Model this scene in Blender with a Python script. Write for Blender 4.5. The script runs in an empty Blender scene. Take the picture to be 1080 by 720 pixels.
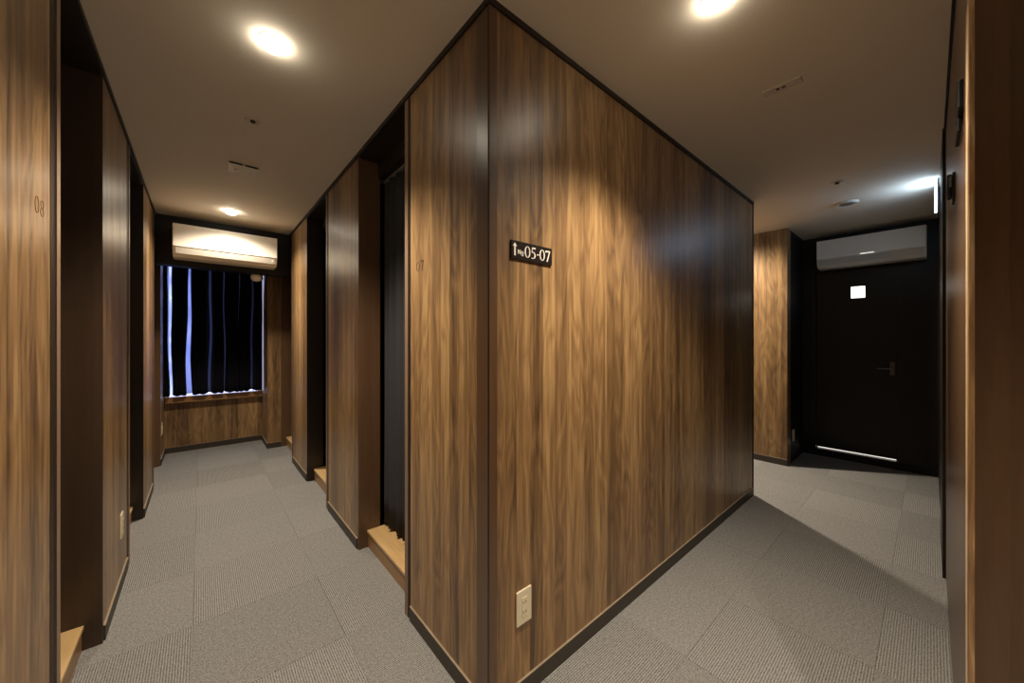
import bpy, bmesh, math, random
from mathutils import Vector, Matrix
random.seed(4)
S = bpy.context.scene
COL = S.collection
PI = math.pi
H = 2.40            # ceiling height

# ------------------------------------------------------------------ materials
def new_mat(name):
    m = bpy.data.materials.new(name); m.use_nodes = True
    nt = m.node_tree; b = nt.nodes['Principled BSDF']
    return m, nt, b

def N(nt, typ, **kw):
    n = nt.nodes.new(typ)
    for k, v in kw.items():
        if k.startswith('i_'):
            key = k[2:]
            key = int(key) if key.isdigit() else key.replace('_', ' ')
            n.inputs[key].default_value = v
        else: setattr(n, k, v)
    return n

def math_node(nt, op, a, b=None, c=None):
    n = nt.nodes.new('ShaderNodeMath'); n.operation = op
    for i, v in enumerate((a, b, c)):
        if v is None: continue
        if isinstance(v, (int, float)): n.inputs[i].default_value = v
        else: nt.links.new(v, n.inputs[i])
    return n.outputs[0]

def plain(name, col, rough=0.5, spec=0.4, metal=0.0, noise=0.06, scale=30.0, bump=0.0):
    """Plain surface with a faint procedural mottling."""
    m, nt, b = new_mat(name)
    tc = N(nt, 'ShaderNodeTexCoord')
    nz = N(nt, 'ShaderNodeTexNoise', i_Scale=scale, i_Detail=3.0)
    nt.links.new(tc.outputs['Object'], nz.inputs['Vector'])
    cr = N(nt, 'ShaderNodeValToRGB')
    cr.color_ramp.elements[0].position = 0.3; cr.color_ramp.elements[1].position = 0.7
    cr.color_ramp.elements[0].color = tuple(c*(1-noise) for c in col) + (1,)
    cr.color_ramp.elements[1].color = tuple(min(1, c*(1+noise)) for c in col) + (1,)
    nt.links.new(nz.outputs['Fac'], cr.inputs['Fac'])
    nt.links.new(cr.outputs['Color'], b.inputs['Base Color'])
    b.inputs['Roughness'].default_value = rough
    b.inputs['Specular IOR Level'].default_value = spec
    b.inputs['Metallic'].default_value = metal
    if bump:
        bp = N(nt, 'ShaderNodeBump', i_Strength=bump, i_Distance=0.002)
        nt.links.new(nz.outputs['Fac'], bp.inputs['Height'])
        nt.links.new(bp.outputs['Normal'], b.inputs['Normal'])
    return m

def emit(name, col, strength):
    m, nt, b = new_mat(name)
    b.inputs['Base Color'].default_value = (0.8, 0.8, 0.8, 1)
    b.inputs['Emission Color'].default_value = col + (1,)
    b.inputs['Emission Strength'].default_value = strength
    return m

def wood(name, dark, mid, light, plank=0.07, rough=0.42, spec=0.35, contrast=1.0, horizontal=False, seed=0.0):
    """Walnut-look laminate: boards of differing tone, long streaks, arched figure and fine pores.
       Grain runs along z (or along the long horizontal axis)."""
    m, nt, b = new_mat(name)
    L = nt.links.new
    tc = N(nt, 'ShaderNodeTexCoord')
    sp = N(nt, 'ShaderNodeSeparateXYZ'); L(tc.outputs['Object'], sp.inputs[0])
    if horizontal:
        s = math_node(nt, 'ADD', sp.outputs['Z'], math_node(nt, 'MULTIPLY', sp.outputs['X'], 0.9)); z = sp.outputs['Y']
    else:
        s = math_node(nt, 'ADD', sp.outputs['X'], math_node(nt, 'MULTIPLY', sp.outputs['Y'], 1.0)); z = sp.outputs['Z']
    s = math_node(nt, 'ADD', s, 7.31 + seed)
    wv = N(nt, 'ShaderNodeTexNoise', i_Scale=1.0, i_Detail=3.0, i_Roughness=0.55)      # gentle waviness of the grain
    wc = N(nt, 'ShaderNodeCombineXYZ'); L(math_node(nt, 'MULTIPLY', s, 9.0), wc.inputs[0]); L(math_node(nt, 'MULTIPLY', z, 1.5), wc.inputs[1])
    L(wc.outputs[0], wv.inputs['Vector'])
    s0 = s
    s = math_node(nt, 'ADD', s, math_node(nt, 'MULTIPLY', math_node(nt, 'SUBTRACT', wv.outputs['Fac'], 0.5), 0.018))
    def vec(ks, kz, off=0.0):
        c = N(nt, 'ShaderNodeCombineXYZ')
        L(math_node(nt, 'MULTIPLY', s, ks), c.inputs[0]); L(math_node(nt, 'MULTIPLY', z, kz), c.inputs[1])
        c.inputs[2].default_value = off
        return c.outputs[0]
    # slightly uneven board edges
    wob = N(nt, 'ShaderNodeTexNoise', i_Scale=1.0, i_Detail=1.0); L(vec(3.0, 0.0, 1.7), wob.inputs['Vector'])
    idx = math_node(nt, 'FLOOR', math_node(nt, 'ADD', math_node(nt, 'DIVIDE', s0, plank), math_node(nt, 'MULTIPLY', wob.outputs['Fac'], 2.2)))
    wn = N(nt, 'ShaderNodeTexWhiteNoise', noise_dimensions='1D'); L(idx, wn.inputs['W'])
    # streaks
    st = N(nt, 'ShaderNodeTexNoise', i_Scale=1.0, i_Detail=6.0, i_Roughness=0.66, i_Distortion=0.45)
    L(vec(20.0, 0.65, 3.1), st.inputs['Vector'])
    st2 = N(nt, 'ShaderNodeTexNoise', i_Scale=1.0, i_Detail=4.0, i_Roughness=0.6, i_Distortion=0.8)
    L(vec(70.0, 3.2, 8.0), st2.inputs['Vector'])
    # arched figure: rings of a strongly stretched, warped field, shifted per board
    cf = N(nt, 'ShaderNodeTexNoise', i_Scale=1.0, i_Detail=2.0, i_Distortion=0.35)
    c2 = N(nt, 'ShaderNodeCombineXYZ')
    L(math_node(nt, 'MULTIPLY', s, 8.0), c2.inputs[0]); L(math_node(nt, 'MULTIPLY', z, 1.3), c2.inputs[1]); L(math_node(nt, 'MULTIPLY', wn.outputs['Value'], 40.0), c2.inputs[2])
    L(c2.outputs[0], cf.inputs['Vector'])
    ring = math_node(nt, 'FRACT', math_node(nt, 'MULTIPLY', cf.outputs['Fac'], 9.0))
    ring = math_node(nt, 'ABSOLUTE', math_node(nt, 'SUBTRACT', ring, 0.5))       # 0..0.5
    # fine pores
    po = N(nt, 'ShaderNodeTexNoise', i_Scale=1.0, i_Detail=2.0); L(vec(420.0, 9.0, 5.0), po.inputs['Vector'])
    t = math_node(nt, 'MULTIPLY', math_node(nt, 'SUBTRACT', wn.outputs['Value'], 0.5), 0.34*contrast)
    t = math_node(nt, 'ADD', t, math_node(nt, 'MULTIPLY', math_node(nt, 'SUBTRACT', st.outputs['Fac'], 0.5), 1.35*contrast))
    t = math_node(nt, 'ADD', t, math_node(nt, 'MULTIPLY', math_node(nt, 'SUBTRACT', st2.outputs['Fac'], 0.5), 0.45*contrast))
    t = math_node(nt, 'ADD', t, math_node(nt, 'MULTIPLY', math_node(nt, 'SUBTRACT', ring, 0.25), 0.42*contrast))
    t = math_node(nt, 'ADD', t, math_node(nt, 'MULTIPLY', math_node(nt, 'SUBTRACT', po.outputs['Fac'], 0.5), 0.35*contrast))
    t = math_node(nt, 'ADD', t, 0.5)
    cr = N(nt, 'ShaderNodeValToRGB'); L(t, cr.inputs['Fac'])
    e = cr.color_ramp.elements
    e[0].position = 0.12; e[0].color = dark + (1,)
    e[1].position = 0.88; e[1].color = light + (1,)
    k = e.new(0.48); k.color = mid + (1,)
    L(cr.outputs['Color'], b.inputs['Base Color'])
    b.inputs['Roughness'].default_value = rough
    b.inputs['Specular IOR Level'].default_value = spec
    b.inputs['Coat Weight'].default_value = 0.42; b.inputs['Coat Roughness'].default_value = 0.33
    bp = N(nt, 'ShaderNodeBump', i_Strength=0.10, i_Distance=0.001)
    L(po.outputs['Fac'], bp.inputs['Height']); L(bp.outputs['Normal'], b.inputs['Normal'])
    return m

def carpet():
    """Grey 50 cm carpet tiles laid quarter-turned: ribs along Y on one colour of the chequer, along X on the other."""
    m, nt, b = new_mat('carpet_tile')
    L = nt.links.new
    tc = N(nt, 'ShaderNodeTexCoord'); sp = N(nt, 'ShaderNodeSeparateXYZ'); L(tc.outputs['Object'], sp.inputs[0])
    u = math_node(nt, 'DIVIDE', math_node(nt, 'ADD', sp.outputs['X'], 10 - 0.97), 0.5)
    v = math_node(nt, 'DIVIDE', math_node(nt, 'ADD', sp.outputs['Y'], 10 - 0.14), 0.5)
    iu = math_node(nt, 'FLOOR', u); iv = math_node(nt, 'FLOOR', v)
    par = math_node(nt, 'MODULO', math_node(nt, 'ADD', iu, iv), 2.0)     # 0 even, 1 odd
    coord = math_node(nt, 'ADD', math_node(nt, 'MULTIPLY', sp.outputs['Y'], par),
                      math_node(nt, 'MULTIPLY', sp.outputs['X'], math_node(nt, 'SUBTRACT', 1.0, par)))
    rib = math_node(nt, 'SINE', math_node(nt, 'MULTIPLY', coord, 2*PI/0.0083))
    n1 = N(nt, 'ShaderNodeTexNoise', i_Scale=170.0, i_Detail=3.0, i_Roughness=0.75); L(tc.outputs['Object'], n1.inputs['Vector'])
    n2 = N(nt, 'ShaderNodeTexNoise', i_Scale=60.0, i_Detail=3.0); L(tc.outputs['Object'], n2.inputs['Vector'])
    wn = N(nt, 'ShaderNodeTexWhiteNoise', noise_dimensions='2D')
    cc = N(nt, 'ShaderNodeCombineXYZ'); L(iu, cc.inputs[0]); L(iv, cc.inputs[1]); L(cc.outputs[0], wn.inputs['Vector'])
    t = math_node(nt, 'MULTIPLY', rib, 0.20)
    t = math_node(nt, 'ADD', t, math_node(nt, 'MULTIPLY', math_node(nt, 'SUBTRACT', n1.outputs['Fac'], 0.5), 1.5))
    t = math_node(nt, 'ADD', t, math_node(nt, 'MULTIPLY', math_node(nt, 'SUBTRACT', n2.outputs['Fac'], 0.5), 0.25))
    t = math_node(nt, 'ADD', t, math_node(nt, 'MULTIPLY', math_node(nt, 'SUBTRACT', wn.outputs['Value'], 0.5), 0.08))
    # seam lines
    du = math_node(nt, 'ABSOLUTE', math_node(nt, 'SUBTRACT', math_node(nt, 'FRACT', u), 0.5))
    dv = math_node(nt, 'ABSOLUTE', math_node(nt, 'SUBTRACT', math_node(nt, 'FRACT', v), 0.5))
    seam = math_node(nt, 'GREATER_THAN', math_node(nt, 'MAXIMUM', du, dv), 0.4955)
    t = math_node(nt, 'SUBTRACT', math_node(nt, 'ADD', t, 0.5), math_node(nt, 'MULTIPLY', seam, 0.09))
    cr = N(nt, 'ShaderNodeValToRGB'); L(t, cr.inputs['Fac'])
    e = cr.color_ramp.elements
    e[0].position = 0.1; e[0].color = CARPET_D + (1,)
    e[1].position = 0.9; e[1].color = CARPET_L + (1,)
    L(cr.outputs['Color'], b.inputs['Base Color'])
    b.inputs['Roughness'].default_value = 0.95
    b.inputs['Specular IOR Level'].default_value = 0.1
    bp = N(nt, 'ShaderNodeBump', i_Strength=0.35, i_Distance=0.003)
    L(t, bp.inputs['Height']); L(bp.outputs['Normal'], b.inputs['Normal'])
    return m

CARPET_D = (0.060, 0.059, 0.058); CARPET_L = (0.415, 0.41, 0.40)
M = {}
M['wood'] = wood('walnut_laminate', (0.085, 0.047, 0.021), (0.245, 0.142, 0.061), (0.47, 0.30, 0.132))
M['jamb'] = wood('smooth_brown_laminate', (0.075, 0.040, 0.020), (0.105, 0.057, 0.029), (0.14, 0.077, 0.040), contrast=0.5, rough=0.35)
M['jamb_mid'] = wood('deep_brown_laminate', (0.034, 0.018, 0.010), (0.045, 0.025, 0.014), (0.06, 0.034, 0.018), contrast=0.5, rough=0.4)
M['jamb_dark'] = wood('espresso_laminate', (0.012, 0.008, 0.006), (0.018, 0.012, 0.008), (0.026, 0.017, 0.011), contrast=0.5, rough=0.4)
M['worn'] = wood('worn_edge_band', (0.20, 0.11, 0.05), (0.40, 0.24, 0.11), (0.75, 0.60, 0.38), plank=0.02, contrast=1.5)
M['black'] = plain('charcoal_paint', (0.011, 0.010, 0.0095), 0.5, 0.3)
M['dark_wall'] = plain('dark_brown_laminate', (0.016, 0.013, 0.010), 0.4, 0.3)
M['baseboard'] = plain('vinyl_baseboard', (0.050, 0.042, 0.032), 0.5, 0.35)
M['base_cap'] = plain('baseboard_cap', (0.30, 0.24, 0.17), 0.5)
M['ceiling'] = plain('taupe_ceiling_paper', (0.78, 0.71, 0.60), 0.75, 0.15, noise=0.03, scale=180, bump=0.05)
M['edge'] = plain('pale_edge_band', (0.22, 0.145, 0.095), 0.4)
M['groove'] = plain('dark_groove', (0.018, 0.011, 0.007), 0.5)
M['step'] = wood('pale_ash_board', (0.50, 0.31, 0.13), (0.62, 0.41, 0.19), (0.72, 0.51, 0.26), contrast=0.5, horizontal=True, rough=0.4)
M['riser'] = wood('orange_brown_board', (0.26, 0.135, 0.05), (0.33, 0.18, 0.07), (0.40, 0.23, 0.10), contrast=0.5, horizontal=True, rough=0.45)
M['fabric'] = plain('charcoal_curtain_cloth', (0.045, 0.045, 0.048), 0.9, 0.1, noise=0.15, scale=400)
M['navy'] = plain('blackout_cloth', (0.006, 0.006, 0.010), 0.9, 0.1, noise=0.15, scale=300)
M['white'] = plain('ivory_plastic', (0.72, 0.64, 0.47), 0.35, 0.4, noise=0.02)
M['ac'] = plain('white_plastic', (0.78, 0.74, 0.66), 0.4, 0.4, noise=0.02)
M['ac_low'] = plain('pale_louver_plastic', (0.58, 0.55, 0.49), 0.45, 0.4, noise=0.02)
M['slot'] = plain('black_plastic', (0.01, 0.01, 0.01), 0.4)
M['sign'] = plain('black_sign_plate', (0.016, 0.012, 0.010), 0.3, 0.4)
M['print'] = plain('white_print', (0.80, 0.77, 0.72), 0.5)
M['engrave'] = plain('burnt_engraving', (0.13, 0.07, 0.028), 0.7)
M['engrave_dark'] = plain('dark_engraving', (0.03, 0.016, 0.008), 0.7)
M['chrome'] = plain('dark_satin_metal', (0.14, 0.13, 0.12), 0.35, 0.5, metal=1.0)
M['device'] = plain('beige_device_plastic', (0.66, 0.59, 0.49), 0.5)
M['grey'] = plain('grey_plastic', (0.16, 0.15, 0.14), 0.5)
M['trim_ring'] = plain('white_lamp_ring', (0.7, 0.66, 0.58), 0.4)
M['lens'] = emit('lamp_lens', (1.0, 0.90, 0.72), 46.0)
M['sky_pane'] = emit('daylit_window_glass', (0.50, 0.58, 1.0), 4.0)
M['door_pane'] = emit('lit_door_glass', (1.0, 0.95, 0.86), 2.6)
M['gap'] = emit('light_under_door', (1.0, 0.93, 0.84), 1.3)
M['exit'] = emit('exit_light_panel', (0.55, 0.75, 1.0), 15.0)
M['led'] = emit('indicator_led', (1.0, 0.97, 0.90), 0.7)
M['spark'] = plain('small_clear_lens', (0.8, 0.78, 0.72), 0.2)
def sheer(name, col, clear):
    m, nt, b = new_mat(name)
    b.inputs['Base Color'].default_value = col + (1,); b.inputs['Roughness'].default_value = 0.9
    tl = N(nt, 'ShaderNodeBsdfTranslucent'); tl.inputs['Color'].default_value = col + (1,)
    tr = N(nt, 'ShaderNodeBsdfTransparent'); tr.inputs['Color'].default_value = (0.9, 0.92, 1, 1)
    wv = N(nt, 'ShaderNodeTexNoise', i_Scale=6.0, i_Detail=2.0)
    tc = N(nt, 'ShaderNodeTexCoord'); nt.links.new(tc.outputs['Object'], wv.inputs['Vector'])
    f = math_node(nt, 'MULTIPLY', wv.outputs['Fac'], clear*2)
    mx = N(nt, 'ShaderNodeMixShader'); nt.links.new(f, mx.inputs[0])
    m1 = N(nt, 'ShaderNodeMixShader', i_0=0.6)
    nt.links.new(b.outputs[0], m1.inputs[1]); nt.links.new(tl.outputs[0], m1.inputs[2])
    nt.links.new(m1.outputs[0], mx.inputs[1]); nt.links.new(tr.outputs[0], mx.inputs[2])
    nt.links.new(mx.outputs[0], nt.nodes['Material Output'].inputs['Surface'])
    return m
for k, (c, cl) in enumerate(((0.9, 0.5), (0.8, 0.22), (0.25, 0.03), (0.22, 0.03), (0.15, 0.02), (0.15, 0.03))):
    M['sheer_%d' % k] = sheer('thin_blackout_cloth_%d' % k, (c*0.45, c*0.5, c*0.75), cl)
M['carpet'] = carpet()

# ------------------------------------------------------------------ builders
def link(name, bm, mat, parent=None, smooth=False):
    bmesh.ops.recalc_face_normals(bm, faces=bm.faces)
    me = bpy.data.meshes.new(name); bm.to_mesh(me); bm.free()
    if smooth:
        for p in me.polygons: p.use_smooth = True
    o = bpy.data.objects.new(name, me); COL.objects.link(o)
    for mm in (mat if isinstance(mat, (list, tuple)) else [mat]): me.materials.append(mm)
    if parent: o.parent = parent
    return o

def struct(name, bm, mat, parent=None):
    o = link(name, bm, mat, parent)
    if parent is None: o['kind'] = 'structure'
    return o

def thing(name, label, cat, loc=(0, 0, 0), rz=0.0, group=None):
    o = bpy.data.objects.new(name, None); COL.objects.link(o)
    o.empty_display_size = 0.05
    o.location = loc; o.rotation_euler = (0, 0, rz)
    o['label'] = label; o['category'] = cat
    if group: o['group'] = group
    return o

def copy_thing(src, loc, rz, label):
    r = src.copy(); COL.objects.link(r); r.location = loc; r.rotation_euler = (0, 0, rz); r['label'] = label
    for ch in list(src.children):
        c = ch.copy(); COL.objects.link(c); c.parent = r
        for g in list(ch.children):
            d = g.copy(); COL.objects.link(d); d.parent = c
    return r

def B(bm, x0, x1, y0, y1, z0, z1, bev=0.0, mi=0):
    """Add a box, optionally with bevelled edges."""
    t = bmesh.new()
    bmesh.ops.create_cube(t, size=1.0)
    for v in t.verts:
        v.co = Vector(((x0+x1)/2 + v.co.x*(x1-x0), (y0+y1)/2 + v.co.y*(y1-y0), (z0+z1)/2 + v.co.z*(z1-z0)))
    if bev: bmesh.ops.bevel(t, geom=t.edges[:], offset=bev, segments=2, affect='EDGES', profile=0.5)
    for f in t.faces: f.material_index = mi
    me = bpy.data.meshes.new('tmp'); t.to_mesh(me); t.free(); bm.from_mesh(me); bpy.data.meshes.remove(me)
    return bm

def boxes(*bs, bev=0.0):
    bm = bmesh.new()
    for b in bs: B(bm, *b, bev=bev)
    return bm

def lathe(profile, n=40, center=(0, 0), bm=None):
    """Revolve (r, z) points about a vertical axis."""
    bm = bm or bmesh.new()
    rings = []
    for r, z in profile:
        if r < 1e-6: rings.append([bm.verts.new((center[0], center[1], z))])
        else: rings.append([bm.verts.new((center[0]+r*math.cos(2*PI*i/n), center[1]+r*math.sin(2*PI*i/n), z)) for i in range(n)])
    for a, b in zip(rings, rings[1:]):
        for i in range(n):
            j = (i+1) % n
            if len(a) == 1 and len(b) == 1: continue
            if len(a) == 1: bm.faces.new((a[0], b[i], b[j]))
            elif len(b) == 1: bm.faces.new((a[i], a[j], b[0]))
            else: bm.faces.new((a[i], a[j], b[j], b[i]))
    return bm

def prism(pts, d0, d1, axis, bm=None):
    """Extrude a 2-D outline. axis 'x': pts are (y, z); axis 'y': pts are (x, z)."""
    bm = bm or bmesh.new()
    def P(p, d): return (d, p[0], p[1]) if axis == 'x' else (p[0], d, p[1])
    a = [bm.verts.new(P(p, d0)) for p in pts]; b = [bm.verts.new(P(p, d1)) for p in pts]
    bm.faces.new(a); bm.faces.new(b[::-1])
    n = len(pts)
    for i in range(n): bm.faces.new((a[i], a[(i+1) % n], b[(i+1) % n], b[i]))
    return bm

# ------------------------------------------------------------------ the setting
XL, XB = -0.315, 0.72        # left corridor: left wall plane, block face
YB, YR = 0.95, -0.055        # right corridor: block face, right wall plane
XE = 5.17                    # door wall
YW = 5.57                    # window wall
struct('floor', boxes((-1.4, 5.5, -1.2, 6.0, -0.06, 0.0)), M['carpet'])
struct('ceiling', boxes((-1.4, 5.5, -1.2, 6.0, H, H+0.06)), M['ceiling'])

TH = 0.13
openL = [(1.65, 2.265), (2.99, 3.66), (4.36, 5.06)]
openR = [(1.59, 2.26), (2.99, 3.66), (4.36, 5.06)]
pL = [(1.0, 1.65), (2.265, 2.99), (3.66, 4.36), (5.06, YW)]
pR = [(YB, 1.59), (2.26, 2.99), (3.66, 4.36)]
struct('wall_left', boxes(*[(XL-TH, XL, a, b, 0, H) for a, b in pL]), M['wood'])
struct('wall_center_left', boxes(*[(XB, XB+TH, a, b, 0, H) for a, b in pR]), M['wood'])
struct('wall_center_right', boxes((XB+TH, 3.43, YB, YB+TH, 0, H)), M['wood'])
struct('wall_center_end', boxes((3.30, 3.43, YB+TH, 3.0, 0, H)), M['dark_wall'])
struct('wall_window_column', boxes((0.585, XB+TH, 5.06, YW, 0, H)), M['wood'])
struct('wall_passage', boxes((4.47, 4.60, YB-0.01, 3.0, 0, H), (3.30, 4.60, 3.0, 3.1, 0, H)), M['wood'])
struct('wall_recess', boxes((4.60, XE, YB-0.01, YB+0.1, 0, H)), M['black'])
# window wall, in pieces round the opening
WX0, WX1, WZ0, WZ1 = XL+0.005, 0.575, 0.60, 2.20
struct('wall_window', boxes((XL-TH, 0.585, YW, YW+0.12, 0, WZ0), (XL-TH, WX0, YW, YW+0.12, WZ0, WZ1),
                            (WX1, 0.585, YW, YW+0.12, WZ0, WZ1), (XL-TH, 0.585, YW, YW+0.12, WZ1, H)), M['wood'])
struct('wall_bulkhead', boxes((XL, XB, 4.50, 4.64, 1.955, H)), M['black'])
# door wall round the door leaf
DY0, DY1, DZ0, DZ1 = 0.20, 0.83, 0.075, 2.02
struct('wall_door', boxes((XE, XE+0.12, YR-0.1, DY0, 0, H), (XE, XE+0.12, DY1, YB+0.1, 0, H), (XE, XE+0.12, DY0, DY1, DZ1, H),
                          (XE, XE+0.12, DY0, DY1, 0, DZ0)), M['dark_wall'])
struct('wall_right', boxes((1.20, 3.0, YR-0.12, YR, 0, H)), M['jamb'])
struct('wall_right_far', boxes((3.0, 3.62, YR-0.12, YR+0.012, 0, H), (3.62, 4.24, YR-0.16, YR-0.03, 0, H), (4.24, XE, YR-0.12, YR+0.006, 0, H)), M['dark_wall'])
struct('wall_right_return', boxes((1.215, 1.33, -1.1, YR-0.12, 0, H)), M['wood'])
struct('wall_back', boxes((-1.3, 1.33, -1.2, -1.1, 0, H), (-1.4, -1.3, -1.2, 1.1, 0, H), (-1.3, XL-TH, 1.0, 1.1, 0, H)), M['wood'])
# the dark sleeping cabins behind the curtains
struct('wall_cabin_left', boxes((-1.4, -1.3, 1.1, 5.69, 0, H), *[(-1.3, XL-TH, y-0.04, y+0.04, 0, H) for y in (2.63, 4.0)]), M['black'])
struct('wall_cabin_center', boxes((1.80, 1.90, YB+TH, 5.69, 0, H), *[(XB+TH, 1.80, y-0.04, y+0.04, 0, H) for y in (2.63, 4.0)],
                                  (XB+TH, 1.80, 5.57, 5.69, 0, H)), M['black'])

# jamb boards, headers and edge bands round the openings
tn = [0]
def trim(bm, mat):
    tn[0] += 1
    return struct('trim_%d' % tn[0], bm, mat)
e = 0.0015
for k, (a, b) in enumerate(openL):
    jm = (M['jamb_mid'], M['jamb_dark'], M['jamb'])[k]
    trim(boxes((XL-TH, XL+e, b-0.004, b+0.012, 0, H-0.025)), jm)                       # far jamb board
    trim(boxes((XL-TH, XL+0.004, a-0.004, a+0.002, 0, H-0.025), (XL-0.01, XL+0.004, a-0.032, a-0.004, 0, H-0.025)), M['edge'])
    trim(boxes((XL-0.01, XL+0.0012, a-0.075, a-0.032, 0, H-0.025)), M['groove'])
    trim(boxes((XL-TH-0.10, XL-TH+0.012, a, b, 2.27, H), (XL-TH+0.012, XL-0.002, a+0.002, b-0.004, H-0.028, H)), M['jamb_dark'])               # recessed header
for k, (a, b) in enumerate(openR):
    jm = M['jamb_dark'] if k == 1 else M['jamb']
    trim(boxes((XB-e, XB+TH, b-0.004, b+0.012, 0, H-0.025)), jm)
    trim(boxes((XB-0.004, XB+TH, a-0.002, a+0.004, 0, H-0.025), (XB-0.004, XB+0.01, a-0.028, a-0.002, 0, H-0.025)), M['edge'])
    trim(boxes((XB-0.0012, XB+0.01, a-0.048, a-0.028, 0, H-0.025)), M['groove'])
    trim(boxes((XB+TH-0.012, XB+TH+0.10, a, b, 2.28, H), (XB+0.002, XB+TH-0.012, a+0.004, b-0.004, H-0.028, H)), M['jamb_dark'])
# ceiling trims (dark shadow line along the tops of the walls)
trim(boxes((XL, XL+0.008, 1.0, 4.50, H-0.022, H)), M['groove'])
trim(boxes((XB-0.008, XB, YB-0.008, 4.50, H-0.022, H)), M['groove'])
trim(boxes((XB, 3.43, YB-0.008, YB, H-0.022, H)), M['groove'])
trim(boxes((1.20, XE, YR, YR+0.008, H-0.022, H)), M['groove'])
# corner post of the block
trim(boxes((XB-0.003, XB+0.032, YB-0.003, YB+0.07, 0, H-0.022), bev=0.002), M['jamb'])
trim(boxes((XB-0.0042, XB-0.0025, YB+0.0, YB+0.004, 0, H-0.022)), M['groove'])
# far edge of the block
trim(boxes((3.415, 3.436, YB-0.004, YB+0.03, 0, H-0.022)), M['groove'])
# right-hand opening: jamb face and worn edge band
trim(boxes((1.185, 1.20, YR-0.046, YR, 0, H)), M['jamb'])
trim(boxes((1.20, 1.275, YR, YR+0.004, 0, 1.98), bev=0.0015), M['worn'])
trim(boxes((1.183, 1.20, YR-0.004, YR+0.005, 0, H), bev=0.002), M['worn'])
trim(boxes((1.275, 1.40, YR, YR+0.0015, 0, H)), M['jamb'])

# baseboards with a pale top edge
bn = [0]
def baseboard(name, segs):
    """segs: (x0, x1, y0, y1) footprints."""
    bm = bmesh.new()
    for s in segs: B(bm, *s, 0.0, 0.062)
    o = struct(name, bm, M['baseboard'])
    cap = bmesh.new()
    for s in segs: B(cap, *s, 0.062, 0.065)
    link('cap_strip', cap, M['base_cap'], o)
T = 0.007
baseboard('baseboard_left', [(XL, XL+T, a, b) for a, b in ((1.0, 1.57), (2.28, 2.99-0.08), (3.675, 4.36-0.08), (5.075, YW))])
baseboard('baseboard_center_left', [(XB-T, XB, a, b) for a, b in ((YB+0.072, 1.54), (2.275, 2.94), (3.675, 4.31))])
baseboard('baseboard_center_right', [(XB+0.034, 3.414, YB-T, YB)])
baseboard('baseboard_window', [(XL+T, 0.585-T, YW-T, YW), (0.585-T, 0.585, 5.06, YW), (0.585-T, XB-0.002, 5.06-T, 5.06)])
baseboard('baseboard_passage', [(4.47-T, 4.47, YB-0.01, 3.0)])
struct('baseboard_door', boxes((XE-0.008, XE, YR+0.006, DY0, 0, 0.07), (XE-0.008, XE, DY1, YB-0.01, 0, 0.07), (XE-0.012, XE, DY0, DY1, 0, 0.068)), M['black'])

# window: frame and daylit pane, with a sill board
w = struct('window_1', boxes((WX0, WX0+0.03, YW+0.05, YW+0.10, WZ0, WZ1), (WX1-0.03, WX1, YW+0.05, YW+0.10, WZ0, WZ1),
                             (WX0, WX1, YW+0.05, YW+0.10, WZ0, WZ0+0.03), (WX0, WX1, YW+0.05, YW+0.10, WZ1-0.03, WZ1)), M['grey'])
link('pane', boxes((WX0+0.028, WX1-0.028, YW+0.072, YW+0.078, WZ0+0.028, WZ1-0.028)), M['sky_pane'], w)
link('sill', boxes((XL+0.008, 0.582, YW-0.075, YW+0.05, 0.565, 0.635), bev=0.004), M['riser'], w)

# door leaf with lit pane, handle and the lit gap beneath it
d = struct('door_1', boxes((XE+0.02, XE+0.06, DY0+0.004, 0.438, DZ0+0.017, DZ1-0.004), (XE+0.02, XE+0.06, 0.545, DY1-0.004, DZ0+0.017, DZ1-0.004),
                           (XE+0.02, XE+0.06, 0.438, 0.545, DZ0+0.017, 1.71), (XE+0.02, XE+0.06, 0.438, 0.545, 1.83, DZ1-0.004)), M['dark_wall'])
link('pane', boxes((XE+0.03, XE+0.05, 0.438, 0.545, 1.71, 1.83)), M['door_pane'], d)
link('pane_bead', boxes((XE+0.012, XE+0.022, 0.428, 0.438, 1.70, 1.84), (XE+0.012, XE+0.022, 0.545, 0.555, 1.70, 1.84),
                        (XE+0.012, XE+0.022, 0.438, 0.545, 1.70, 1.71), (XE+0.012, XE+0.022, 0.438, 0.545, 1.83, 1.84)), M['black'], d)
link('lit_gap', boxes((XE+0.06, XE+0.075, DY0+0.02, DY1-0.01, DZ0+0.002, DZ0+0.017)), M['gap'], d)
hb = boxes((XE-0.035, XE-0.02, 0.235, 0.35, 0.978, 0.992), (XE-0.03, XE+0.02, 0.235, 0.25, 0.978, 0.992), bev=0.003)
B(hb, XE+0.01, XE+0.02, 0.225, 0.262, 0.92, 1.05, bev=0.002)
link('handle', hb, M['chrome'], d)

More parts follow.
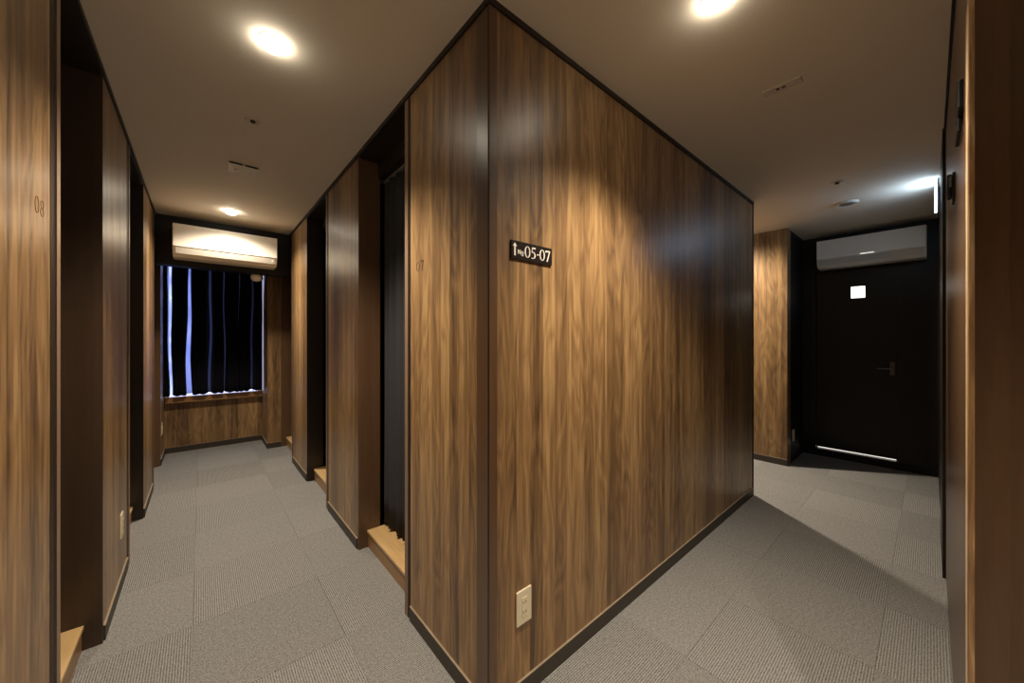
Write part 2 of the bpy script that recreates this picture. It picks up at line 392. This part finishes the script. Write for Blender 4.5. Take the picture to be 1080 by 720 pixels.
# ------------------------------------------------------------------ cabin steps
def make_step(label, x0, x1, y0, y1, front):
    """Low boarded step in a doorway; front=+1 when it faces +x."""
    t = thing('cabin_step', label, 'step', ((x0+x1)/2, (y0+y1)/2, 0), 0, 'cabin steps along the left corridor')
    hx, hy = (x1-x0)/2, (y1-y0)/2
    link('riser', boxes((-hx, hx, -hy, hy, 0, 0.088), bev=0.0015), M['riser'], t)
    link('tread', boxes((-hx-(0.006 if front < 0 else 0), hx+(0.006 if front > 0 else 0), -hy, hy, 0.088, 0.105), bev=0.002), M['step'], t)
ordR = ['pale wooden cabin step with front board below the hanging charcoal curtain nearest the sign corner',
        'pale wooden cabin step in the second doorway on the right side of the window corridor',
        'pale wooden cabin step in the last doorway on the right, near the window column']
ordL = ['pale wooden cabin step in the nearest doorway of the left wall',
        'pale wooden cabin step in the middle doorway of the left wall, behind the ivory outlet',
        'pale wooden cabin step in the last doorway of the left wall, before the window']
for (a, b), lab in zip(openR, ordR): make_step(lab, XB+0.055, XB+0.60, a+0.006, b-0.006, -1)
for (a, b), lab in zip(openL, ordL): make_step(lab, XL-0.60, XL-0.055, a+0.004, b-0.006, 1)

# ------------------------------------------------------------------ cabin curtains
def make_curtain(label, x, y0, y1, z0, z1, seed):
    rnd = random.Random(seed)
    t = thing('cabin_curtain', label, 'curtain', (x, (y0+y1)/2, z0), 0, 'charcoal curtains in the cabin doorways')
    hw = (y1-y0)/2; hh = z1-z0
    n, nz = 120, 14
    ph = [rnd.uniform(0, 6.28) for _ in range(4)]
    bm = bmesh.new(); grid = []
    for j in range(nz+1):
        f = j/nz; row = []
        for i in range(n+1):
            s = i/n
            a = 0.016 + 0.008*math.sin(3.1*s*2+ph[0])
            off = a*math.sin(2*PI*7.5*s + ph[1] + 0.9*math.sin(5*s+ph[2])) + 0.005*math.sin(2*PI*17*s + ph[3] + f*1.5)
            off *= 0.75 + 0.25*(1-f)
            zz = f*hh
            if j == 0: zz += 0.010*math.sin(2*PI*7.5*s+ph[1]+1.0) + 0.006*math.sin(2*PI*19*s)
            row.append((bm.verts.new((off, -hw+2*hw*s, zz)), bm.verts.new((off+0.0025, -hw+2*hw*s, zz))))
        grid.append(row)
    for j in range(nz):
        for i in range(n):
            for q in (0, 1):
                bm.faces.new((grid[j][i][q], grid[j][i+1][q], grid[j+1][i+1][q], grid[j+1][i][q]))
    for j in range(nz):
        for i in (0, n): bm.faces.new((grid[j][i][0], grid[j+1][i][0], grid[j+1][i][1], grid[j][i][1]))
    for i in range(n):
        for j in (0, nz): bm.faces.new((grid[j][i][0], grid[j][i+1][0], grid[j][i+1][1], grid[j][i][1]))
    link('cloth', bm, M['fabric'], t, smooth=True)
    r = boxes((-0.012, 0.012, -hw-0.005, hw+0.005, hh+0.002, hh+0.022), bev=0.003)
    link('rail', r, M['grey'], t)
labR = ['floor-length charcoal cabin curtain in the doorway nearest the sign corner',
        'dark cabin curtain in the second doorway on the right of the window corridor',
        'dark cabin curtain in the last doorway on the right, near the window column']
labL = ['black cabin curtain above the pale step at the photo\'s lower left',
        'dark cabin curtain in the middle doorway of the left wall',
        'dark cabin curtain in the last doorway of the left wall, before the window']
for k, ((a, b), lab) in enumerate(zip(openR, labR)): make_curtain(lab, XB+TH+0.035, a+0.012, b-0.012, 0.135, 2.255, 11+k)
for k, ((a, b), lab) in enumerate(zip(openL, labL)): make_curtain(lab, XL-TH-0.035, a+0.012, b-0.012, 0.135, 2.245, 31+k)

# ------------------------------------------------------------------ window curtain: dark pleated drops with gaps of daylight between
t = thing('window_curtain', 'black pleated blackout curtain with slits of blue daylight hanging before the window', 'curtain', (0.13, 5.46, 0.651))
slit = [(-0.262, 0.034, 0.020), (-0.105, 0.016, 0.046), (0.075, 0.016, 0.026), (0.205, 0.010, 0.006), (0.345, 0.008, -0.008), (0.470, 0.012, 0.024)]
edges = [(-0.325, 0, 0)] + slit + [(0.570, 0, 0)]
for k in range(len(edges)-1):
    l, r = edges[k], edges[k+1]
    n, nz = 30, 24
    bm = bmesh.new(); G = []
    ph = random.uniform(0, 6)
    for j in range(nz+1):
        f = j/nz; row = []
        wob = lambda q: 0.006*math.sin(5*f + q*1.7) + 0.004*math.sin(11*f + q)
        x0 = l[0] + (l[1]*f + l[2]*(1-f))/2 + wob(k); x1 = r[0] - (r[1]*f + r[2]*(1-f))/2 + wob(k+1)
        for i in range(n+1):
            s = i/n
            y = -0.030*math.sin(PI*s)**0.7 + 0.006*math.sin(2*PI*3*s+ph)
            zz = f*1.56 + (0.005*math.sin(2*PI*2*s+ph) if j == 0 else 0)
            row.append((bm.verts.new((x0+(x1-x0)*s-0.13, y, zz)), bm.verts.new((x0+(x1-x0)*s-0.13, y+0.003, zz))))
        G.append(row)
    for j in range(nz):
        for i in range(n):
            for q in (0, 1): bm.faces.new((G[j][i][q], G[j][i+1][q], G[j+1][i+1][q], G[j+1][i][q]))
        for i in (0, n): bm.faces.new((G[j][i][0], G[j+1][i][0], G[j+1][i][1], G[j][i][1]))
    for i in range(n):
        for j in (0, nz): bm.faces.new((G[j][i][0], G[j][i+1][0], G[j][i+1][1], G[j][i][1]))
    link('pleat', bm, M['navy'], t, smooth=True)
link('rail', boxes((-0.44, 0.44, -0.012, 0.012, 1.562, 1.585), bev=0.003), M['grey'], t)
# thin folds of cloth that let some daylight through
for k, (c, wt, wb) in enumerate(slit):
    bm = bmesh.new(); rows = []
    for j in range(25):
        f = j/24; hw = (wt*f + wb*(1-f))/2 + 0.012
        row = []
        for i in range(9):
            u = -1+2*i/8
            row.append([bm.verts.new((c-0.13+u*hw, 0.016+0.008*u*u+q, 0.012+f*1.54)) for q in (0, 0.0015)])
        rows.append(row)
    for j in range(24):
        for i in range(8):
            for q in (0, 1): bm.faces.new((rows[j][i][q], rows[j][i+1][q], rows[j+1][i+1][q], rows[j+1][i][q]))
        for i in (0, 8): bm.faces.new((rows[j][i][0], rows[j+1][i][0], rows[j+1][i][1], rows[j][i][1]))
    for i in range(8):
        for j in (0, 24): bm.faces.new((rows[j][i][0], rows[j][i+1][0], rows[j][i+1][1], rows[j][i][1]))
    link('thin_fold', bm, M['sheer_%d' % k], t, smooth=True)

# ------------------------------------------------------------------ air conditioners (local: width along x, front towards -y, wall at y=0)
def make_ac(label, loc, rz, led):
    t = thing('air_conditioner', label, 'air conditioner', loc, rz, 'wall air conditioners')
    wd = 0.385
    prof = [(0, 0.285), (-0.19, 0.285), (-0.205, 0.28), (-0.208, 0.09), (-0.18, 0.028), (-0.15, 0.0), (0, 0.0)]
    bm = prism(prof, -wd, wd, 'x'); bmesh.ops.bevel(bm, geom=bm.edges[:], offset=0.004, segments=2, affect='EDGES')
    link('body', bm, M['ac'], t)
    link('front_panel', boxes((-wd+0.002, wd-0.002, -0.219, -0.2085, 0.085, 0.283), bev=0.004), M['ac'], t)
    lv = prism([(-0.210, 0.076), (-0.187, 0.0295), (-0.184, 0.031), (-0.207, 0.0785)], -wd+0.02, wd-0.02, 'x')
    link('louver', lv, M['ac_low'], t)
    link('intake_grille', boxes(*[(-wd+0.04, wd-0.04, -0.17+0.022*i, -0.16+0.022*i, 0.2855, 0.290) for i in range(7)]), M['ac_low'], t)
    if led == 'dot': lb = boxes((wd-0.045, wd-0.035, -0.2025, -0.195, 0.052, 0.060))
    else: lb = boxes((-0.05, 0.05, -0.224, -0.2195, 0.092, 0.101), bev=0.001)
    link('indicator', lb, M['led'], t)
make_ac('cream-lit white wall air conditioner above the curtained window', (0.193, 4.501, 2.005), 0, 'dot')
make_ac('white wall air conditioner with small glowing bar in the dark above the door', (XE+0.001, 0.405, 2.03), -PI/2, 'bar')

# ------------------------------------------------------------------ wall outlets (local: plate in xz facing -y, centre at origin)
def make_outlet(label, loc, rz):
    t = thing('wall_outlet', label, 'outlet', loc, rz, 'ivory wall outlets')
    link('cover_plate', boxes((-0.036, 0.036, -0.007, 0, -0.061, 0.061), bev=0.003), M['white'], t)
    ins = link('socket_insert', boxes((-0.0125, 0.0125, -0.0088, -0.0068, -0.034, 0.034), bev=0.0008), M['white'], t)
    for zc in (-0.017, 0.017):
        for dx in (-0.006, 0.006):
            link('slot', boxes((dx-0.0011, dx+0.0011, -0.0092, -0.0086, zc-0.0045, zc+0.0045)), M['slot'], ins)
    return t
o0 = make_outlet('ivory double outlet plate low on the big wood wall under the room sign', (0.871, YB, 0.322), 0)
copy_thing(o0, (XL, 2.72, 0.318), PI/2, 'ivory outlet plate low on the left corridor wall panel')
copy_thing(o0, (XL, 5.22, 0.345), PI/2, 'small far outlet plate on left wall just before the window')
copy_thing(o0, (4.71, YB-0.01, 0.27), 0, 'outlet plate on the dark recess wall left of the black door')

# ------------------------------------------------------------------ lettering helpers: 2-D strokes in mm-like units, local xz plane
def ell_ring(bm, cx, cz, ro, rzo, ri, rzi, y0, y1, n=36, a0=0, a1=2*PI):
    full = abs(a1-a0-2*PI) < 1e-6
    V = []
    for i in range(n + (0 if full else 1)):
        a = a0+(a1-a0)*i/n
        c, s = math.cos(a), math.sin(a)
        V.append([bm.verts.new((cx+ro*c, y0, cz+rzo*s)), bm.verts.new((cx+ri*c, y0, cz+rzi*s)),
                  bm.verts.new((cx+ri*c, y1, cz+rzi*s)), bm.verts.new((cx+ro*c, y1, cz+rzo*s))])
    m = len(V)
    for i in range(m if full else m-1):
        p, q = V[i], V[(i+1) % m]
        for k in range(4): bm.faces.new((p[k], q[k], q[(k+1) % 4], p[(k+1) % 4]))
    if not full: bm.faces.new(V[0]); bm.faces.new(V[-1])
def poly(bm, pts, y0, y1): prism(pts, y0, y1, 'y', bm)
def digit(bm, ch, x, h, y0, y1, bold=1.0):
    """Serif-like numerals; x is the left edge, h the height, baseline z=-h/2. Returns advance."""
    b = h/2
    if ch == '0':
        ell_ring(bm, x+0.29*h, 0, 0.27*h, b, (0.27-0.11*bold)*h, b-0.05*h*bold, y0, y1); return 0.60*h
    if ch == '7' and bold < 1:
        poly(bm, [(x+0.02*h, b), (x+0.54*h, b), (x+0.54*h, b-0.09*h), (x+0.02*h, b-0.09*h)], y0, y1)
        poly(bm, [(x+0.47*h, b-0.09*h), (x+0.53*h, b-0.09*h), (x+0.24*h, -b), (x+0.18*h, -b)], y0, y1); return 0.55*h
    if ch == '7':
        poly(bm, [(x+0.04*h, b), (x+0.52*h, b), (x+0.52*h, b-0.07*h), (x+0.26*h, -b), (x+0.14*h, -b), (x+0.40*h, b-0.12*h), (x+0.10*h, b-0.12*h), (x+0.07*h, b-0.2*h), (x+0.03*h, b-0.2*h)], y0, y1); return 0.55*h
    if ch == '5':
        poly(bm, [(x+0.13*h, b), (x+0.48*h, b), (x+0.45*h, b-0.12*h), (x+0.17*h, b-0.12*h)], y0, y1)
        poly(bm, [(x+0.13*h, b), (x+0.17*h, b), (x+0.15*h, 0.0), (x+0.08*h, 0.06*h)], y0, y1)
        ell_ring(bm, x+0.20*h, -0.19*h, 0.28*h, 0.31*h, 0.28*h-0.12*h, 0.31*h-0.06*h, y0, y1, 24, -2.1, 2.0); return 0.56*h
    if ch == '8':
        ell_ring(bm, x+0.27*h, 0.24*h, 0.20*h, 0.26*h, 0.20*h-0.07*h*bold, 0.26*h-0.05*h*bold, y0, y1)
        ell_ring(bm, x+0.27*h, -0.23*h, 0.24*h, 0.27*h, 0.24*h-0.07*h*bold, 0.27*h-0.05*h*bold, y0, y1); return 0.56*h
    if ch == '-':
        poly(bm, [(x+0.04*h, -0.02*h), (x+0.26*h, -0.02*h), (x+0.26*h, -0.11*h), (x+0.04*h, -0.11*h)], y0, y1); return 0.30*h

# direction sign on the block
t = thing('room_sign', 'small black sign plate reading arrow No. 05-07 on the wood wall', 'sign', (0.913, YB, 1.586))
link('plate', boxes((-0.1025, 0.1025, -0.006, 0, -0.0325, 0.0325), bev=0.001), M['sign'], t)
bm = bmesh.new(); x = 0.0
for ch in '05-07': x += digit(bm, ch, x, 0.041, -0.0068, -0.0058)
for v in bm.verts: v.co.x = -0.041 + v.co.x*0.134/x
link('numerals', bm, M['print'], t)
bm = bmesh.new(); h = 0.0155; x = -0.0725; z0 = -0.0135
poly(bm, [(x, z0), (x+0.0028, z0), (x+0.0028, z0+h), (x, z0+h)], -0.0068, -0.0058)
poly(bm, [(x+0.0105, z0), (x+0.0133, z0), (x+0.0133, z0+h), (x+0.0105, z0+h)], -0.0068, -0.0058)
poly(bm, [(x+0.0026, z0+h), (x+0.0028, z0+h-0.005), (x+0.0107, z0), (x+0.0105, z0+0.005)], -0.0067, -0.0058)
ell_ring(bm, x+0.0215, z0+0.0058, 0.0062, 0.0062, 0.0034, 0.0040, -0.0068, -0.0058, 20)
poly(bm, [(x+0.016, z0-0.0045), (x+0.027, z0-0.0045), (x+0.027, z0-0.0022), (x+0.016, z0-0.0022)], -0.0068, -0.0058)
link('number_word', bm, M['print'], t)
bm = bmesh.new(); ax = -0.0865
poly(bm, [(ax-0.0035, -0.021), (ax+0.0035, -0.021), (ax+0.0035, 0.012), (ax+0.0095, 0.012), (ax, 0.024), (ax-0.0095, 0.012), (ax-0.0035, 0.012)], -0.0068, -0.0058)
link('arrow', bm, M['print'], t)

# engraved cabin numbers
def cabin_number(txt, label, loc, rz, mat):
    bm = bmesh.new(); x = -0.024
    for ch in txt: x += digit(bm, ch, x, 0.042, -0.0007, 0.0004, bold=0.55) + 0.004
    for v in bm.verts: v.co.x *= 1.35
    o = link('cabin_number', bm, mat, None)
    o.location = loc; o.rotation_euler = (0, 0, rz)
    o['label'] = label; o['category'] = 'number'; o['group'] = 'engraved cabin numbers'
cabin_number('07', 'engraved cabin number 07 on the wood panel left of the block corner', (XB, 1.452, 1.592), -PI/2, M['engrave_dark'])
cabin_number('08', 'faint engraved cabin number 08 on the wood panel at the photo\'s far left', (XL, 1.488, 1.612), PI/2, M['engrave'])

# ------------------------------------------------------------------ ceiling fittings
def make_downlight(label, x, y, core, wide, spill=113):
    t = thing('downlight', label, 'ceiling light', (x, y, H), 0, 'round recessed downlights')
    link('trim_ring', lathe([(0.042, 0.0), (0.043, -0.002), (0.048, -0.002), (0.049, 0.0)]), M['trim_ring'], t, smooth=True)
    link('lens', lathe([(0.0425, -0.001), (0.042, -0.010), (0.037, -0.019), (0.027, -0.026), (0.013, -0.030), (0.0, -0.031)]), M['lens'], t, smooth=True)
    for size, blend, en in ((100, 1.0, core), (spill, 0.55, wide)):          # the lamp's main beam and its wide spill
        L = bpy.data.lights.new('downlight_beam', 'SPOT'); L.energy = en; L.color = LAMP
        L.spot_size = math.radians(size); L.spot_blend = blend; L.shadow_soft_size = 0.03
        lo = bpy.data.objects.new('downlight_beam', L); COL.objects.link(lo); lo.parent = t; lo.location = (0, 0, -0.068)
LAMP = (1.0, 0.85, 0.66)
make_downlight('bright downlight on the left corridor ceiling nearest the viewer', 0.205, 1.63, 140, 42)
make_downlight('small distant downlight on the ceiling before the window air conditioner', 0.197, 4.0, 130, 44, 152)
make_downlight('downlight at the photo\'s top edge over the right corridor', 1.29, 0.46, 140, 42)
make_downlight('downlight on the side passage ceiling behind the big wood wall', 3.965, 1.66, 130, 130, 172)
make_downlight('downlight on the landing ceiling behind the viewer', 0.20, -0.72, 140, 42)

def emergency_light(label, x, y, rz, w, dd):
    t = thing('emergency_light', label, 'ceiling light', (x, y, H), rz, 'small emergency lamp plates on the ceiling')
    link('plate', boxes((-w, w, -dd, dd, -0.012, 0), bev=0.003), M['device'], t)
    link('slot', boxes((-w+0.008, -0.008, -dd-0.004, -dd+0.002, -0.010, -0.001), (0.008, w-0.008, -dd-0.004, -dd+0.002, -0.010, -0.001)), M['slot'], t)
    for dx in (-0.035, 0.035):
        link('lamp', lathe([(0.012, -0.011), (0.010, -0.016), (0.0, -0.018)], 20, (dx, 0.012)), M['spark'], t, smooth=True)
    return t
emergency_light('flat emergency lamp plate with dark slots on the left corridor ceiling', 0.207, 2.96, 0, 0.080, 0.075)
t = thing('ceiling_sensor', 'flat beige sensor plate with small lenses on the right corridor ceiling', 'sensor', (1.96, 0.43, H))
link('plate', boxes((-0.026, 0.026, -0.07, 0.07, -0.006, 0), bev=0.002), M['device'], t)
link('lens', lathe([(0.007, -0.0055), (0.005, -0.009), (0, -0.010)], 16, (-0.004, 0.016)), M['slot'], t)
link('lens', lathe([(0.009, -0.0055), (0.006, -0.010), (0, -0.011)], 16, (-0.002, -0.006)), M['grey'], t)
link('lens', lathe([(0.007, -0.0055), (0.005, -0.009), (0, -0.010)], 16, (0.0, -0.035)), M['spark'], t)

def sprinkler(label, x, y):
    t = thing('sprinkler_head', label, 'sprinkler', (x, y, H), 0, 'ceiling sprinkler heads')
    link('escutcheon', lathe([(0.0, -0.004), (0.030, -0.004), (0.036, 0.0)], 28), M['device'], t)
    bm = lathe([(0.0, -0.012), (0.010, -0.012), (0.012, -0.004)], 20)
    link('deflector', bm, M['slot'], t)
sprinkler('tiny sprinkler head on the left corridor ceiling between lamp and emergency plate', 0.20, 2.275)
sprinkler('tiny sprinkler head on the right corridor ceiling before the round detector', 3.45, 0.435)
t = thing('smoke_detector', 'round flat ring-shaped detector on the ceiling in the blue-white light', 'detector', (4.03, 0.45, H))
link('base', lathe([(0.0, -0.008), (0.052, -0.008), (0.060, -0.014), (0.068, -0.014), (0.078, 0.0)]), M['trim_ring'], t, smooth=False)
link('grille', lathe([(0.0, -0.016), (0.034, -0.016), (0.044, -0.008)]), M['grey'], t)

# exit light on the right wall, facing the side passage
t = thing('exit_light', 'thin white glowing exit light seen edge-on high on right wall', 'exit sign', (3.95, YR-0.03, 2.20))
link('housing', boxes((-0.09, 0.10, 0.0, 0.052, 0.06, 0.13), (-0.10, 0.10, 0.044, 0.054, 0.0, 0.19), bev=0.002), M['grey'], t)
link('light_panel', boxes((-0.102, 0.102, 0.0535, 0.064, -0.002, 0.192), bev=0.002), M['exit'], t)


# dome camera under the bulkhead
t = thing('dome_camera', 'small round white dome camera before the window curtain top', 'camera', (0.43, 4.57, 1.955))
link('mount', lathe([(0.0, -0.0), (0.030, -0.0), (0.032, -0.010), (0.0, -0.010)], 28), M['grey'], t)
link('shell', lathe([(0.0, -0.005), (0.030, -0.006), (0.046, -0.018), (0.050, -0.034), (0.044, -0.056), (0.028, -0.072), (0.0, -0.078)], 32), M['print'], t, smooth=True)
ring = lathe([(0.0, 0.012), (0.018, 0.012), (0.022, 0.004), (0.022, -0.01), (0.0, -0.01)], 24)
bmesh.ops.rotate(ring, verts=ring.verts, cent=(0, 0, 0), matrix=Matrix.Rotation(PI/2, 3, 'Y'))
bmesh.ops.translate(ring, verts=ring.verts, vec=(0.045, -0.005, -0.036))
link('lens', ring, M['slot'], t, smooth=True)

# dark fittings on the right wall
t = thing('wall_camera', 'small black wall fitting with pale glint on right wall near exit light', 'camera', (1.95, YR, 1.79))
link('bracket', boxes((-0.02, 0.03, -0.001, 0.006, -0.05, 0.05), bev=0.002), M['slot'], t)
link('body', boxes((-0.02, 0.035, 0.006, 0.018, -0.03, 0.045), bev=0.004), M['slot'], t)
link('face', boxes((-0.024, -0.0195, 0.007, 0.013, 0.0, 0.036), bev=0.001), M['grey'], t)
t = thing('door_closer', 'black door closer fitting high on right wall beside worn edge', 'door closer', (1.47, YR, 1.86))
link('body', boxes((-0.06, 0.06, -0.001, 0.011, -0.02, 0.05), bev=0.003), M['slot'], t)
link('arm', boxes((0.0, 0.12, 0.002, 0.010, -0.055, -0.040), (0.0, 0.02, 0.002, 0.010, -0.045, -0.018), bev=0.002), M['slot'], t)

# ------------------------------------------------------------------ camera, world, view
cam = bpy.data.cameras.new('camera'); co = bpy.data.objects.new('camera', cam); COL.objects.link(co)
cam.sensor_width = 36.0; cam.lens = 380.0/1080*36.0; cam.shift_y = -1.5/1080
cam.clip_start = 0.02
co.location = (0, 0, 1.27); co.rotation_euler = (PI/2, 0, math.radians(-40.75))
S.camera = co
wd = bpy.data.worlds.new('world'); S.world = wd; wd.use_nodes = True
wd.node_tree.nodes['Background'].inputs['Color'].default_value = (0.02, 0.02, 0.025, 1)
wd.node_tree.nodes['Background'].inputs['Strength'].default_value = 0.2
vs = S.view_settings
vs.view_transform = 'Standard'; vs.look = 'None'; vs.gamma = 1.0; vs.exposure = 0.0; vs.use_curve_mapping = False
